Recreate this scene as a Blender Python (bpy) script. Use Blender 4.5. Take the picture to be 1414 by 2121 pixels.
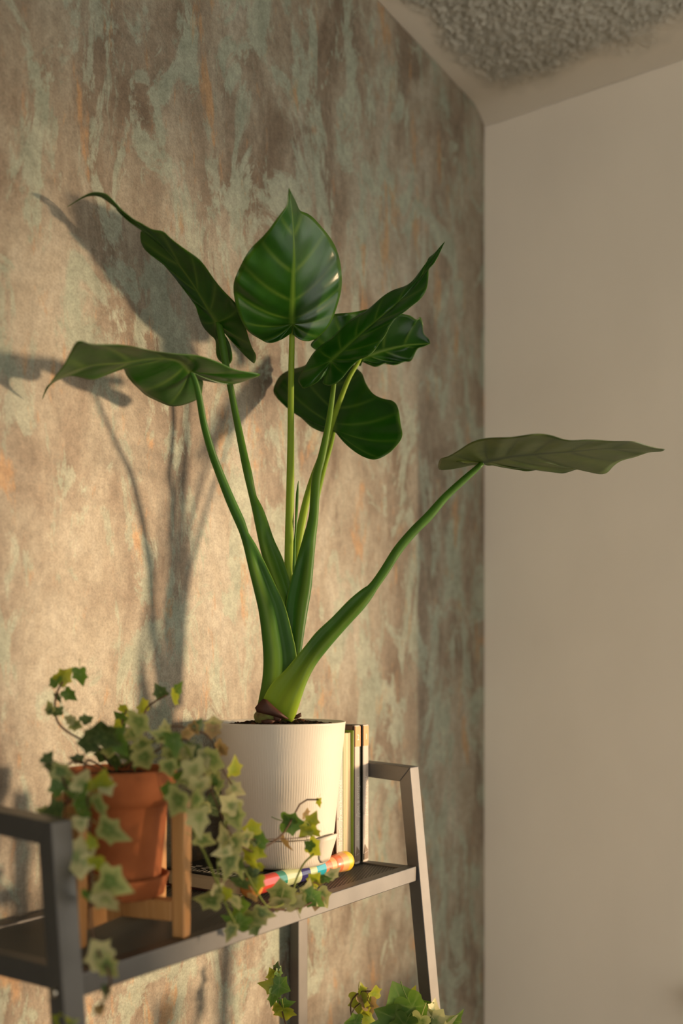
import bpy, bmesh, math, random
import numpy as np
from mathutils import Vector, Matrix, noise

random.seed(7)
rng = np.random.default_rng(7)
for o in list(bpy.data.objects):
    bpy.data.objects.remove(o, do_unlink=True)
S = bpy.context.scene
COL = S.collection
PI = math.pi

# ------------------------------------------------------------------ camera, sky, sun, exposure
CAM_H = 1.30                       # eye height above the floor
YAW = math.radians(-56.05)
cam_d = bpy.data.cameras.new('camera')
cam = bpy.data.objects.new('camera', cam_d); COL.objects.link(cam)
cam.location = (0, 0, CAM_H); cam.rotation_euler = (PI/2, 0, YAW)
cam_d.sensor_fit = 'VERTICAL'; cam_d.sensor_height = 36; cam_d.lens = 35
cam_d.shift_y = 337.5/2121
cam_d.clip_start = 0.05
cam_d.dof.use_dof = True; cam_d.dof.focus_distance = 1.40; cam_d.dof.aperture_fstop = 2.0
S.camera = cam

wd = bpy.data.worlds.new('world'); S.world = wd; wd.use_nodes = True
bgn = wd.node_tree.nodes['Background']
bgn.inputs[0].default_value = (0.93, 0.91, 0.82, 1); bgn.inputs[1].default_value = 1.85

sun_d = bpy.data.lights.new('sun', 'SUN'); sun = bpy.data.objects.new('sun', sun_d); COL.objects.link(sun)
sun_d.energy = 4.8; sun_d.color = (1.0, 0.70, 0.42); sun_d.angle = math.radians(5.5)
to_sun = Vector((0.535, -0.845, 0.02)).normalized()
sun.rotation_euler = to_sun.to_track_quat('Z', 'Y').to_euler()
sun.location = (3, -4, 2)

S.view_settings.view_transform = 'Standard'; S.view_settings.look = 'None'
S.view_settings.gamma = 1; S.view_settings.use_curve_mapping = False
S.view_settings.exposure = 0.30

# ------------------------------------------------------------------ measuring helper: a pixel of the 1414x2121 frame at depth Z -> world point
FPX = 35/36*2121
FWD = np.array([-math.sin(YAW), math.cos(YAW), 0.0])
RGT = np.array([math.cos(YAW), math.sin(YAW), 0.0])
UPV = np.array([0, 0, 1.0])
CAMP = np.array([0, 0, CAM_H])
def P(px, py, Z):
    return CAMP + Z*(FWD + (px-707.0)/FPX*RGT + (1398.0-py)/FPX*UPV)

# ------------------------------------------------------------------ helpers
def obj(name, me, mat=None, parent=None, smooth=False):
    if isinstance(me, bmesh.types.BMesh):
        m = bpy.data.meshes.new(name); me.to_mesh(m); me.free(); me = m
    if mat is not None and not me.materials: me.materials.append(mat)
    if smooth:
        me.polygons.foreach_set('use_smooth', [True]*len(me.polygons))
    o = bpy.data.objects.new(name, me); COL.objects.link(o)
    if parent is not None: o.parent = parent
    return o
def mesh(name, verts, faces):
    m = bpy.data.meshes.new(name); m.from_pydata([tuple(map(float, v)) for v in verts], [], faces); m.update(); return m
def thing(name, label, cat, loc=(0, 0, 0), group=None):
    o = bpy.data.objects.new(name, None); COL.objects.link(o); o.location = loc; o.empty_display_size = 0.05
    tag(o, label, cat, group); return o
def tag(o, label, cat, group=None):
    o['label'] = label; o['category'] = cat
    if group: o['group'] = group
def local(pts, root):
    return np.asarray(pts, float) - np.array(root.location)
def add_box(bm, lo, hi, bev=0.0):
    r = bmesh.ops.create_cube(bm, size=1)
    vs = r['verts']
    for v in vs:
        v.co = Vector([(lo[i]+hi[i])/2 + v.co[i]*(hi[i]-lo[i]) for i in range(3)])
    if bev:
        es = list({e for v in vs for e in v.link_edges})
        bmesh.ops.bevel(bm, geom=es, offset=bev, segments=2, affect='EDGES', profile=0.5)
def add_hex(bm, c8, bev=0.0):
    """box from eight corners: four of one end ring, four of the other"""
    vs = [bm.verts.new(tuple(c)) for c in c8]
    fs = [(3,2,1,0),(4,5,6,7)] + [(i,(i+1)%4,4+(i+1)%4,4+i) for i in range(4)]
    for f in fs: bm.faces.new([vs[i] for i in f])
    if bev:
        es = list({e for v in vs for e in v.link_edges})
        bmesh.ops.bevel(bm, geom=es, offset=bev, segments=2, affect='EDGES', profile=0.5)
def cr(pts, n):
    """Catmull-Rom through pts, resampled to n points evenly by length of the first three columns"""
    p = np.asarray(pts, float)
    q = np.vstack([2*p[0]-p[1], p, 2*p[-1]-p[-2]])
    out = []
    for i in range(1, len(q)-2):
        for t in np.linspace(0, 1, 12, endpoint=False):
            a, b, c, d = q[i-1], q[i], q[i+1], q[i+2]
            out.append(0.5*((2*b)+(c-a)*t+(2*a-5*b+4*c-d)*t*t+(3*b-a-3*c+d)*t**3))
    out.append(p[-1]); out = np.array(out)
    d = np.r_[0, np.cumsum(np.linalg.norm(np.diff(out[:, :3], axis=0), axis=1))]
    s = np.linspace(0, d[-1], n)
    return np.stack([np.interp(s, d, out[:, k]) for k in range(p.shape[1])], 1)
def rings_mesh(name, rings, cap=True):
    n = len(rings[0]); vs = [v for r in rings for v in r]; fs = []
    for i in range(len(rings)-1):
        for j in range(n):
            a, b = i*n+j, i*n+(j+1) % n
            fs.append((a, b, b+n, a+n))
    if cap:
        fs.append(tuple(range(n))[::-1]); fs.append(tuple(range((len(rings)-1)*n, len(rings)*n)))
    return mesh(name, vs, fs)
def tube_rings(path, radii, n=8):
    path = np.asarray(path, float); rings = []
    up = None
    for i, p in enumerate(path):
        t = path[min(i+1, len(path)-1)] - path[max(i-1, 0)]; t = t/np.linalg.norm(t)
        if up is None:
            up = np.array([0, 0, 1.0]) if abs(t[2]) < .9 else np.array([1.0, 0, 0])
        x = np.cross(up, t); x /= np.linalg.norm(x); y = np.cross(t, x); up = y
        r = radii[i] if hasattr(radii, '__len__') else radii
        rings.append([p + r*(math.cos(a)*x + math.sin(a)*y) for a in np.linspace(0, 2*PI, n, endpoint=False)])
    return rings
def lathe(name, prof, seg=64, rib=None):
    vs = []; fs = []
    for r, z in prof:
        for j in range(seg):
            a = 2*PI*j/seg
            rr = r + (rib(a, z) if rib else 0)
            vs.append((rr*math.cos(a), rr*math.sin(a), z))
    for i in range(len(prof)-1):
        for j in range(seg):
            a, b = i*seg+j, i*seg+(j+1) % seg
            fs.append((a, b, b+seg, a+seg))
    return mesh(name, vs, fs)

# ------------------------------------------------------------------ materials
def mat(name, color=(.5, .5, .5), rough=.6, spec=.5, metal=0.0):
    m = bpy.data.materials.new(name); m.use_nodes = True
    b = m.node_tree.nodes['Principled BSDF']
    b.inputs['Base Color'].default_value = (*color, 1); b.inputs['Roughness'].default_value = rough
    b.inputs['Specular IOR Level'].default_value = spec; b.inputs['Metallic'].default_value = metal
    return m
class NB:
    def __init__(s, m): s.t = m.node_tree; s.b = s.t.nodes['Principled BSDF']
    def n(s, ty, **kw):
        x = s.t.nodes.new(ty)
        for k, v in kw.items(): setattr(x, k, v)
        return x
    def l(s, a, b): s.t.links.new(a, b)
    def coords(s, scale=(1, 1, 1), kind='Object'):
        c = s.n('ShaderNodeTexCoord'); mp = s.n('ShaderNodeMapping'); s.l(c.outputs[kind], mp.inputs[0])
        mp.inputs['Scale'].default_value = scale; return mp.outputs[0]
    def noise(s, vec, scale, detail=4, rough=.55, dist=0.0):
        x = s.n('ShaderNodeTexNoise'); s.l(vec, x.inputs['Vector'])
        x.inputs['Scale'].default_value = scale; x.inputs['Detail'].default_value = detail
        x.inputs['Roughness'].default_value = rough; x.inputs['Distortion'].default_value = dist
        return x.outputs['Fac']
    def ramp(s, fac, stops):
        x = s.n('ShaderNodeValToRGB'); s.l(fac, x.inputs[0]); e = x.color_ramp.elements
        while len(e) < len(stops): e.new(.5)
        for k, (p, c) in enumerate(stops):
            e[k].position = p; e[k].color = (*c, 1) if hasattr(c, '__len__') else (c, c, c, 1)
        return x.outputs[0]
    def mix(s, fac, a, b, mode='MIX'):
        x = s.n('ShaderNodeMix', data_type='RGBA', blend_type=mode)
        for sock, v in ((x.inputs[0], fac), (x.inputs[6], a), (x.inputs[7], b)):
            if hasattr(v, 'is_linked') or isinstance(v, bpy.types.NodeSocket): s.l(v, sock)
            elif hasattr(v, '__len__'): sock.default_value = (*v, 1)
            else: sock.default_value = v
        return x.outputs[2]
    def math(s, op, a, b=0.0):
        x = s.n('ShaderNodeMath', operation=op)
        for sock, v in ((x.inputs[0], a), (x.inputs[1], b)):
            if isinstance(v, bpy.types.NodeSocket): s.l(v, sock)
            else: sock.default_value = v
        return x.outputs[0]
    def attr(s, name):
        x = s.n('ShaderNodeAttribute', attribute_name=name); return x.outputs['Fac']
    def bump(s, h, strength=.3, dist=.002):
        x = s.n('ShaderNodeBump'); s.l(h, x.inputs['Height'])
        x.inputs['Strength'].default_value = strength; x.inputs['Distance'].default_value = dist
        s.l(x.outputs[0], s.b.inputs['Normal'])
    def color(s, c): s.l(c, s.b.inputs['Base Color'])
    def translucent(s, color, fac):
        """mix some light through the sheet"""
        tr = s.n('ShaderNodeBsdfTranslucent'); mx = s.n('ShaderNodeMixShader')
        if isinstance(color, bpy.types.NodeSocket): s.l(color, tr.inputs[0])
        else: tr.inputs[0].default_value = (*color, 1)
        mx.inputs[0].default_value = fac
        out = s.t.nodes['Material Output']
        s.l(s.b.outputs[0], mx.inputs[1]); s.l(tr.outputs[0], mx.inputs[2]); s.l(mx.outputs[0], out.inputs[0])

def patina_material():
    m = mat('patina_wallpaper', rough=.60, spec=.35); nb = NB(m)
    v1 = nb.coords((1, 1, .50)); v2 = nb.coords((1, 1, .10)); v3 = nb.coords((1, 1, 1)); v4 = nb.coords((1, 1, .38))
    base = nb.ramp(nb.noise(v1, 8.5, 9, .64, .5), [(.32, (.190, .138, .098)), (.45, (.290, .228, .170)), (.56, (.385, .328, .255)), (.70, (.47, .42, .345))])
    # dark brown smudges
    dk = nb.ramp(nb.noise(v4, 6.5, 10, .70, .7), [(.53, 0), (.63, .82)])
    c = nb.mix(dk, base, (.185, .130, .090))
    # grey-mint chalk patches with ragged edges, two sizes
    mint = nb.ramp(nb.noise(v3, 24, 6), [(.35, (.315, .345, .270)), (.65, (.435, .450, .360))])
    mm = nb.ramp(nb.noise(v1, 10.5, 13, .70, .9), [(.510, 0), (.555, .86)])
    c = nb.mix(mm, c, mint)
    mm2 = nb.ramp(nb.noise(v4, 24, 12, .70, .5), [(.555, 0), (.60, .72)])
    c = nb.mix(mm2, c, mint)
    # copper patches
    of = nb.noise(nb.coords((1.7, 1, .55)), 12.5, 9, .62, .35)
    om = nb.ramp(of, [(.600, 0), (.665, .70)])
    c = nb.mix(om, c, (.50, .275, .125))
    of2 = nb.ramp(nb.noise(nb.coords((2.2, 1, .7)), 29, 7, .6, .2), [(.63, 0), (.72, .5)])
    c = nb.mix(of2, c, (.46, .25, .125))
    # drips and streaks
    st = nb.ramp(nb.noise(v2, 60, 6, .65, .4), [(.34, .86), (.64, 1.08)])
    c = nb.mix(.5, c, st, 'MULTIPLY')
    # fine speckle
    sp = nb.ramp(nb.noise(v3, 330, 4, .75), [(.34, .70), (.5, 1.0), (.68, 1.20)])
    c = nb.mix(.8, c, sp, 'MULTIPLY')
    sp2 = nb.ramp(nb.noise(v3, 75, 9, .78), [(.38, .74), (.58, 1.10)])
    c = nb.mix(.75, c, sp2, 'MULTIPLY')
    c = nb.mix(1.0, c, (.82, .84, .83), 'MULTIPLY')
    nb.color(c)
    nb.bump(nb.noise(v3, 300, 3, .7), .4, .0012)
    return m
def plaster_material(name, col, scale=5):
    m = mat(name, rough=.85, spec=.2); nb = NB(m)
    v = nb.coords((1, 1, .6))
    c = nb.ramp(nb.noise(v, scale, 5, .5), [(.3, tuple(x*.94 for x in col)), (.7, col)])
    nb.color(c); nb.bump(nb.noise(nb.coords(), 40, 4), .12, .002)
    return m
M_WALL = patina_material()
M_PLASTER = plaster_material('warm_white_plaster', (.88, .785, .665))
def ceiling_material():
    m = mat('popcorn_ceiling', rough=.9, spec=.15); nb = NB(m)
    g = nb.ramp(nb.noise(nb.coords(), 55, 6, .7), [(.3, (.30, .285, .24)), (.7, (.50, .47, .40))])
    nb.color(nb.mix(nb.attr('grain'), (.66, .59, .49), g)); nb.bump(nb.noise(nb.coords(), 60, 4), .15, .002)
    return m
M_CEIL = ceiling_material()
M_TAUPE = plaster_material('dark_taupe_paint', (.06, .05, .042))
M_FLOOR = mat('oak_floor', (.30, .20, .11), .5)
M_WHITEWOOD = mat('white_paint', (.75, .73, .68), .4)
def steel_material():
    m = mat('graphite_powder_coat', (.20, .185, .17), .50, .5, .9); nb = NB(m)
    nb.color(nb.ramp(nb.noise(nb.coords(), 18, 4), [(.3, (.128, .124, .120)), (.7, (.155, .150, .145))]))
    nb.bump(nb.noise(nb.coords(), 900, 2), .15, .0003)
    return m
M_STEEL = steel_material()
M_MESH = mat('black_steel_mesh', (.14, .128, .105), .42, .6, .3)
M_BOLT = mat('bright_screw', (.55, .5, .42), .3, .5, 1.0)
def pot_material():
    m = mat('cream_ribbed_plastic', (.62, .56, .475), .5, .35); nb = NB(m)
    nb.bump(nb.noise(nb.coords((1, 1, .25)), 300, 3), .2, .0008)
    return m
M_POT = pot_material()
def terracotta_material():
    m = mat('terracotta', rough=.8, spec=.2); nb = NB(m)
    nb.color(nb.ramp(nb.noise(nb.coords(), 28, 7, .6), [(.3, (.27, .080, .026)), (.65, (.36, .112, .038))]))
    nb.bump(nb.noise(nb.coords(), 220, 3), .2, .0008)
    return m
M_TERRA = terracotta_material()
def wood_material():
    m = mat('honey_bamboo', rough=.5, spec=.35); nb = NB(m)
    nb.color(nb.ramp(nb.noise(nb.coords((1, 1, .06)), 160, 5, .6), [(.3, (.37, .175, .055)), (.7, (.47, .245, .09))]))
    return m
M_WOOD = wood_material()
def soil_material():
    m = mat('dark_potting_soil', rough=.95, spec=.1); nb = NB(m)
    nb.color(nb.ramp(nb.noise(nb.coords(), 190, 5, .7), [(.35, (.010, .006, .004)), (.6, (.032, .018, .010)), (.8, (.10, .055, .03))]))
    nb.bump(nb.noise(nb.coords(), 350, 4), .8, .003)
    return m
M_SOIL = soil_material()
M_CHIP = mat('bark_chip', (.085, .035, .018), .9, .1)
def leaf_material(name, dark, mid, veincol, trans, tfac, rough=.36):
    m = mat(name, rough=rough, spec=.36); nb = NB(m)
    blade = nb.ramp(nb.noise(nb.coords(), 22, 5, .55), [(.3, dark), (.7, mid)])
    c = nb.mix(nb.attr('vein'), blade, veincol)
    nb.color(c); nb.bump(nb.noise(nb.coords(), 120, 3), .12, .0015)
    t = nb.mix(nb.attr('vein'), trans, veincol)
    nb.translucent(t, tfac)
    return m
M_LEAF = leaf_material('glossy_arum_leaf', (.007, .052, .002), (.022, .098, .004), (.115, .215, .025), (.045, .20, .006), .26, .28)
M_UNDER = leaf_material('matt_leaf_underside', (.070, .112, .016), (.150, .185, .042), (.018, .052, .006), (.045, .16, .006), .24, .42)  # dark veins are painted-in shading of the lit rib relief
def petiole_material():
    m = mat('arum_petiole', rough=.46, spec=.18); nb = NB(m)
    s = nb.ramp(nb.noise(nb.coords((1, 1, .15)), 60, 4), [(.3, (.012, .066, .006)), (.7, (.026, .105, .009))])
    nb.color(nb.mix(nb.attr('pale'), s, (.24, .34, .025)))
    nb.b.inputs['Subsurface Weight'].default_value = .15
    nb.b.inputs['Subsurface Radius'].default_value = (.004, .006, .001)
    nb.b.inputs['Subsurface Scale'].default_value = .5
    return m
M_PETIOLE = petiole_material()
M_HUSK = mat('brown_leaf_husk', (.06, .022, .012), .6, .3)
def corm_material():
    m = mat('pale_corm', rough=.6, spec=.3); nb = NB(m)
    nb.color(nb.ramp(nb.noise(nb.coords((1, 1, 1.6)), 45, 5), [(.36, (.075, .03, .015)), (.48, (.20, .17, .06)), (.66, (.26, .32, .08))]))
    return m
M_CORM = corm_material()
def ivy_material(name, inner, outer, lo, hi, trans, tfac=.35):
    m = mat(name, rough=.5, spec=.4); nb = NB(m)
    f = nb.math('ADD', nb.attr('edge'), nb.math('MULTIPLY', nb.math('SUBTRACT', nb.noise(nb.coords(), 3.2, 4, .6), .5), .9))
    c = nb.ramp(f, [(lo, inner), ((lo+hi)/2, tuple((a+b)/2 for a, b in zip(inner, outer))), (hi, outer)])
    oi = nb.n('ShaderNodeObjectInfo')
    var = nb.ramp(oi.outputs['Random'], [(0, .72), (1, 1.18)])
    c = nb.mix(1.0, c, var, 'MULTIPLY')
    c = nb.mix(nb.math('MULTIPLY', nb.attr('vein'), .35), c, (.40, .45, .16))
    nb.color(c); nb.translucent(nb.mix(.5, c, trans), tfac)
    return m
M_IVY = {
 'g': ivy_material('green_ivy_leaf', (.045, .135, .020), (.125, .22, .035), .25, .95, (.20, .34, .02)),
 'v': ivy_material('variegated_ivy_leaf', (.048, .125, .022), (.42, .41, .15), .34, .80, (.38, .42, .12)),
 'c': ivy_material('cream_ivy_leaf', (.13, .21, .07), (.54, .50, .25), .10, .62, (.5, .48, .16)),
 'y': ivy_material('yellow_green_ivy_leaf', (.22, .31, .015), (.42, .43, .05), .3, .95, (.55, .55, .02), .45),
 'd': ivy_material('dark_ivy_leaf', (.030, .070, .018), (.095, .13, .045), .3, .95, (.08, .13, .02)),
 'b': ivy_material('withered_ivy_leaf', (.20, .12, .04), (.42, .28, .12), .2, .9, (.4, .25, .08)),
}
M_STEM = mat('brown_ivy_stem', (.085, .045, .022), .7, .3)
M_STEMG = mat('green_ivy_stem', (.16, .19, .035), .6, .3)
M_PAPER = mat('cream_pages', (.62, .50, .33), .9, .1)
M_GREY_BOOK = mat('grey_book_cloth', (.54, .465, .41), .55, .3)
M_BROWN_COVER = mat('brown_book_cover', (.13, .075, .05), .6, .3)
M_DARK_COVER = mat('dark_green_book_cover', (.035, .035, .022), .6, .3)
M_GREEN_BOOK = mat('green_book_cover', (.17, .25, .02), .45, .4)
M_DGREEN = mat('deep_green_book_cover', (.05, .10, .015), .45, .4)
M_BLACK_BOOK = mat('black_book_cover', (.010, .010, .011), .4, .4)
M_MAROON = mat('maroon_book_cover', (.045, .012, .014), .5, .3)
M_INK_WHITE = mat('white_ink', (.80, .75, .66), .6, .2)
M_INK_ORANGE = mat('orange_label_ink', (.72, .34, .17), .6, .2)
M_INK_BROWN = mat('brown_emblem_ink', (.22, .165, .12), .6, .2)

# ------------------------------------------------------------------ the setting
WALL_Y = 0.985; RX = 2.0387; LXW = -1.6; CEIL_Z = CAM_H + 1.262
def struct(name, me, m, smooth=False):
    o = obj(name, me, m, None, smooth); o['kind'] = 'structure'; return o
bm = bmesh.new(); add_box(bm, (LXW, WALL_Y, 0), (RX+.12, WALL_Y+.12, CEIL_Z)); struct('wall_back', bm, M_WALL)
# right wall with the window the sun comes in by
WY0, WY1, WZ0, WZ1 = -1.30, 0.47, CAM_H-.62, CAM_H+1.02
bm = bmesh.new()
add_box(bm, (RX, WY1, 0), (RX+.12, WALL_Y, CEIL_Z))
add_box(bm, (RX, -3.2, 0), (RX+.12, WY0, CEIL_Z))
add_box(bm, (RX, WY0, 0), (RX+.12, WY1, WZ0))
add_box(bm, (RX, WY0, WZ1), (RX+.12, WY1, CEIL_Z))
struct('wall_right', bm, M_PLASTER)
bm = bmesh.new()
for lo, hi in (((WY0, WZ0), (WY1, WZ0+.05)), ((WY0, WZ1-.05), (WY1, WZ1)), ((WY0, WZ0), (WY0+.05, WZ1)), ((WY1-.05, WZ0), (WY1, WZ1))):
    add_box(bm, (RX+.03, lo[0], lo[1]), (RX+.08, hi[0], hi[1]), .004)
add_box(bm, (RX-.10, WY0-.04, WZ0-.03), (RX+.03, WY1+.04, WZ0), .004)
struct('window_1', bm, M_WHITEWOOD)
bm = bmesh.new(); add_box(bm, (LXW-.12, -.15, 0), (LXW, WALL_Y+.12, CEIL_Z)); struct('wall_left', bm, M_TAUPE)  # unseen stub added dark, so the steel's side faces reflect little light
bm = bmesh.new()  # unseen wall; its opening is added to let in more front light
for lo, hi in (((LXW, 0), (1.25, CEIL_Z)), ((1.95, 0), (RX+.12, CEIL_Z)), ((1.25, 0), (1.95, .75)), ((1.25, 2.25), (1.95, CEIL_Z))):
    add_box(bm, (lo[0], -3.32, lo[1]), (hi[0], -3.2, hi[1]))
struct('wall_front', bm, M_PLASTER)
# added out of view: a slab and pillar that soften the sunbeam's edges
hd = np.array([to_sun.x, to_sun.y, 0])/math.hypot(to_sun.x, to_sun.y); hs = np.array([hd[1], -hd[0], 0])
pc = np.array([1.57, WALL_Y, 0]) + hd*6.2
def across(a, b, z): return tuple(pc + hs*a + hd*b + np.array([0, 0, z]))
bm = bmesh.new()
zr = CAM_H + .56 + .12
add_hex(bm, [across(-1.5, 0, zr), across(5, 0, zr), across(5, .5, zr), across(-1.5, .5, zr), across(-1.5, 0, zr+2.6), across(5, 0, zr+2.6), across(5, .5, zr+2.6), across(-1.5, .5, zr+2.6)])
add_hex(bm, [across(-1.5, 0, -2), across(0, 0, -2), across(0, .5, -2), across(-1.5, .5, -2), across(-1.5, 0, zr), across(0, 0, zr), across(0, .5, zr), across(-1.5, .5, zr)])
struct('sun_blocker', bm, M_PLASTER)
bm = bmesh.new(); add_box(bm, (LXW, -3.2, -.1), (RX+.12, WALL_Y+.12, 0)); struct('floor', bm, M_FLOOR)
def ceiling_mesh():
    xs = np.r_[np.linspace(LXW, 1.2, 8), np.arange(1.205, RX+.0001, .0032)]
    ys = np.r_[np.linspace(-3.2, .25, 8), np.arange(.2545, WALL_Y+.0001, .0032)]
    vs = []; gr = []
    for y in ys:
        for x in xs:
            db, dr = WALL_Y-y, RX-x
            w = .030*noise.noise(Vector((x*9, y*9, 0))) + .014*noise.noise(Vector((x*38, y*38, 3)))
            kb = min(max((db-.030+w)/.045, 0), 1); kr = min(max((dr-.040+w)/.07, 0), 1)
            k = kb*kr
            g = noise.noise(Vector((x*105, y*105, 1.7)))*.6 + noise.noise(Vector((x*190, y*190, 5)))*.5
            n2 = noise.noise(Vector((x*22, y*22, 9)))
            z = CEIL_Z - k*max(0, .0030+.0095*g+.002*n2) - (1-k)*.0012*n2 - .030*max(0, 1-dr/.075)**2
            vs.append((x, y, z)); gr.append(k)
    nx = len(xs); fs = [(j*nx+i, (j+1)*nx+i, (j+1)*nx+i+1, j*nx+i+1) for j in range(len(ys)-1) for i in range(nx-1)]
    me = mesh('ceiling', vs, fs)
    at = me.attributes.new('grain', 'FLOAT', 'POINT'); at.data.foreach_set('value', np.array(gr, 'f'))
    return me
struct('ceiling', ceiling_mesh(), M_CEIL, True)
bm = bmesh.new(); add_box(bm, (LXW, -3.2, CEIL_Z+.02), (RX+.12, WALL_Y+.12, CEIL_Z+.1)); struct('ceiling_slab', bm, M_PLASTER)

# ------------------------------------------------------------------ ladder shelf
SZ = CAM_H - .286                     # top of the upper shelf
SX0, SX1, SY0, SY1 = .650, 1.2985, .7385, .974
TW, TD = .0255, .0185                 # leg tube: width along the wall, depth
shelf = thing('ladder_shelf', 'graphite metal ladder shelf with wire mesh tiers standing against the patina wall', 'shelf', ((SX0+SX1)/2, .87, 0))
def sbox(name, lo, hi, m=M_STEEL, bev=.0012):
    bm = bmesh.new(); add_box(bm, local([lo], shelf)[0], local([hi], shelf)[0], bev); return obj(name, bm, m, shelf)
ARM_Z = CAM_H - .139                  # top of the side arms at the front
LEAN = .105
def front_y(z): return SY0-.004 + (z-SZ)*LEAN      # front face of the leaning front legs
for x0 in (SX0-TW, SX1):
    x1 = x0+TW
    zt, zb = ARM_Z, 0.0
    c = []
    for z in (zb, zt):
        y = front_y(z)
        c.append([(x0, y, z), (x1, y, z), (x1, y+TD, z), (x0, y+TD, z)])
    # mitred top: back edge is lower
    c[1][2] = (x1, front_y(zt)+TD, zt-.022); c[1][3] = (x0, front_y(zt)+TD, zt-.022)
    bm = bmesh.new(); add_hex(bm, local([*c[0], *c[1]], shelf), .0012); obj('front_leg', bm, M_STEEL, shelf)
    # arm from the front leg back to the rear leg, rising a little to the rear
    yf, yb = front_y(zt), SY1-.002
    rise = .012
    a = [(x0, yf, zt), (x1, yf, zt), (x1, yf+TD, zt-.022), (x0, yf+TD, zt-.022)]
    b = [(x0, yb, zt+rise), (x1, yb, zt+rise), (x1, yb, zt+rise-.022), (x0, yb, zt+rise-.022)]
    bm = bmesh.new(); add_hex(bm, local([*a, *b], shelf), .0012); obj('arm', bm, M_STEEL, shelf)
    bm = bmesh.new(); add_box(bm, local([(x0, SY1-.016, 0)], shelf)[0], local([(x1, SY1+.0015, zt+rise-.003)], shelf)[0], .0012)
    obj('rear_leg', bm, M_STEEL, shelf)
def tier(zt, y0, y1):
    rh, rd = .0222, .018
    sbox('front_rail', (SX0, y0, zt-rh), (SX1, y0+rd, zt))
    sbox('rear_rail', (SX0, y1-rd, zt-rh), (SX1, y1, zt))
    for xa in (SX0, SX1-rd):
        sbox('side_rail', (xa, y0+rd, zt-rh), (xa+rd, y1-rd, zt-.0002))
    # expanded wire mesh: two families of thin bars
    bm = bmesh.new()
    X0, X1, Y0, Y1, z = SX0+rd-.002, SX1-rd+.002, y0+rd-.002, y1-rd+.002, zt-.0042
    pitch, slope = .0112, .42            # diamonds longer along the shelf front
    w = .00055
    def bar(p, q):
        d = np.array(q)-np.array(p); L = np.linalg.norm(d)
        if L < .002: return
        n = np.array([-d[1], d[0]])/L*w
        c = [(p[0]-n[0], p[1]-n[1]), (p[0]+n[0], p[1]+n[1]), (q[0]+n[0], q[1]+n[1]), (q[0]-n[0], q[1]-n[1])]
        add_hex(bm, local([*[(a, b, z-.0017) for a, b in c], *[(a, b, z+.0014) for a, b in c]], shelf))
    H = Y1-Y0
    for sgn in (1, -1):
        dx = H/slope*sgn
        k = int((X1-X0+abs(dx))/pitch)+2
        for i in range(k):
            xs = (X0-abs(dx) if sgn > 0 else X0) + i*pitch
            xa, ya, xb, yb = xs, Y0, xs+dx, Y1
            # clip to the panel
            t0, t1 = 0.0, 1.0
            for lo_, hi_ in ((X0, X1),):
                ta, tb = (lo_-xa)/(xb-xa), (hi_-xa)/(xb-xa)
                if ta > tb: ta, tb = tb, ta
                t0, t1 = max(t0, ta), min(t1, tb)
            if t1-t0 > .01:
                bar((xa+(xb-xa)*t0, ya+(yb-ya)*t0), (xa+(xb-xa)*t1, ya+(yb-ya)*t1))
    o = obj('wire_mesh', bm, M_MESH, shelf); o['kind'] = 'stuff'
tier(SZ, SY0, SY1)
LOWZ = CAM_H - .80
tier(LOWZ, front_y(LOWZ)+.004, SY1)
def bolt(x, y, z, d):
    bm = bmesh.new()
    r = bmesh.ops.create_uvsphere(bm, u_segments=12, v_segments=8, radius=.0045)
    for v in bm.verts: v.co = Vector((v.co.x*.55, v.co.y, v.co.z)) + Vector(local([(x, y, z)], shelf)[0])
    obj('bolt', bm, M_BOLT, shelf, True)
bolt(SX1+TW+.0012, SY0+.0055, SZ-.012, 1); bolt(SX0-TW-.0012, SY0+.0055, SZ-.012, -1)

# ------------------------------------------------------------------ potted alocasia
PX, PY = 1.1105, .8515
BOOK_TOP = CAM_H - .2620
alo = thing('potted_alocasia', 'tall green plant with heart-shaped leaves in a ribbed cream pot on the shelf', 'plant', (PX, PY, BOOK_TOP))
HP = .197; HS = .040
def rib(a, z):
    return .00020*math.sin(a*150+6*math.sin(z*40)) if .004 < z < HP-.004 else 0
def radius(z): return .0715 + (.0920-.0715)*z/HP
prof = [(radius(HS+.001)-.004, HS+.0008), (radius(HS+.003)-.0004, HS+.0014)] + [(radius(z), z) for z in np.linspace(HS+.004, HP-.003, 10)] + \
       [(radius(HP)+.0003, HP-.001), (radius(HP)-.0005, HP), (radius(HP)-.0030, HP-.0005), (radius(HP)-.0042, HP-.014), (radius(HP)-.006, HP-.03), (.01, HP-.03)]
obj('pot', lathe('pot', prof, 600, rib), M_POT, alo, True)
prof = [(.004, .0003), (.058, 0), (.0655, .0012), (.0700, .0050), (.0722, .011)] + [(radius(z)+.0004, z) for z in (.018, .025, .032, HS-.002)] + [(radius(HS)-.001, HS), (radius(HS)-.006, HS)]
obj('reservoir', lathe('reservoir', prof, 600, rib), M_POT, alo, True)
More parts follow.
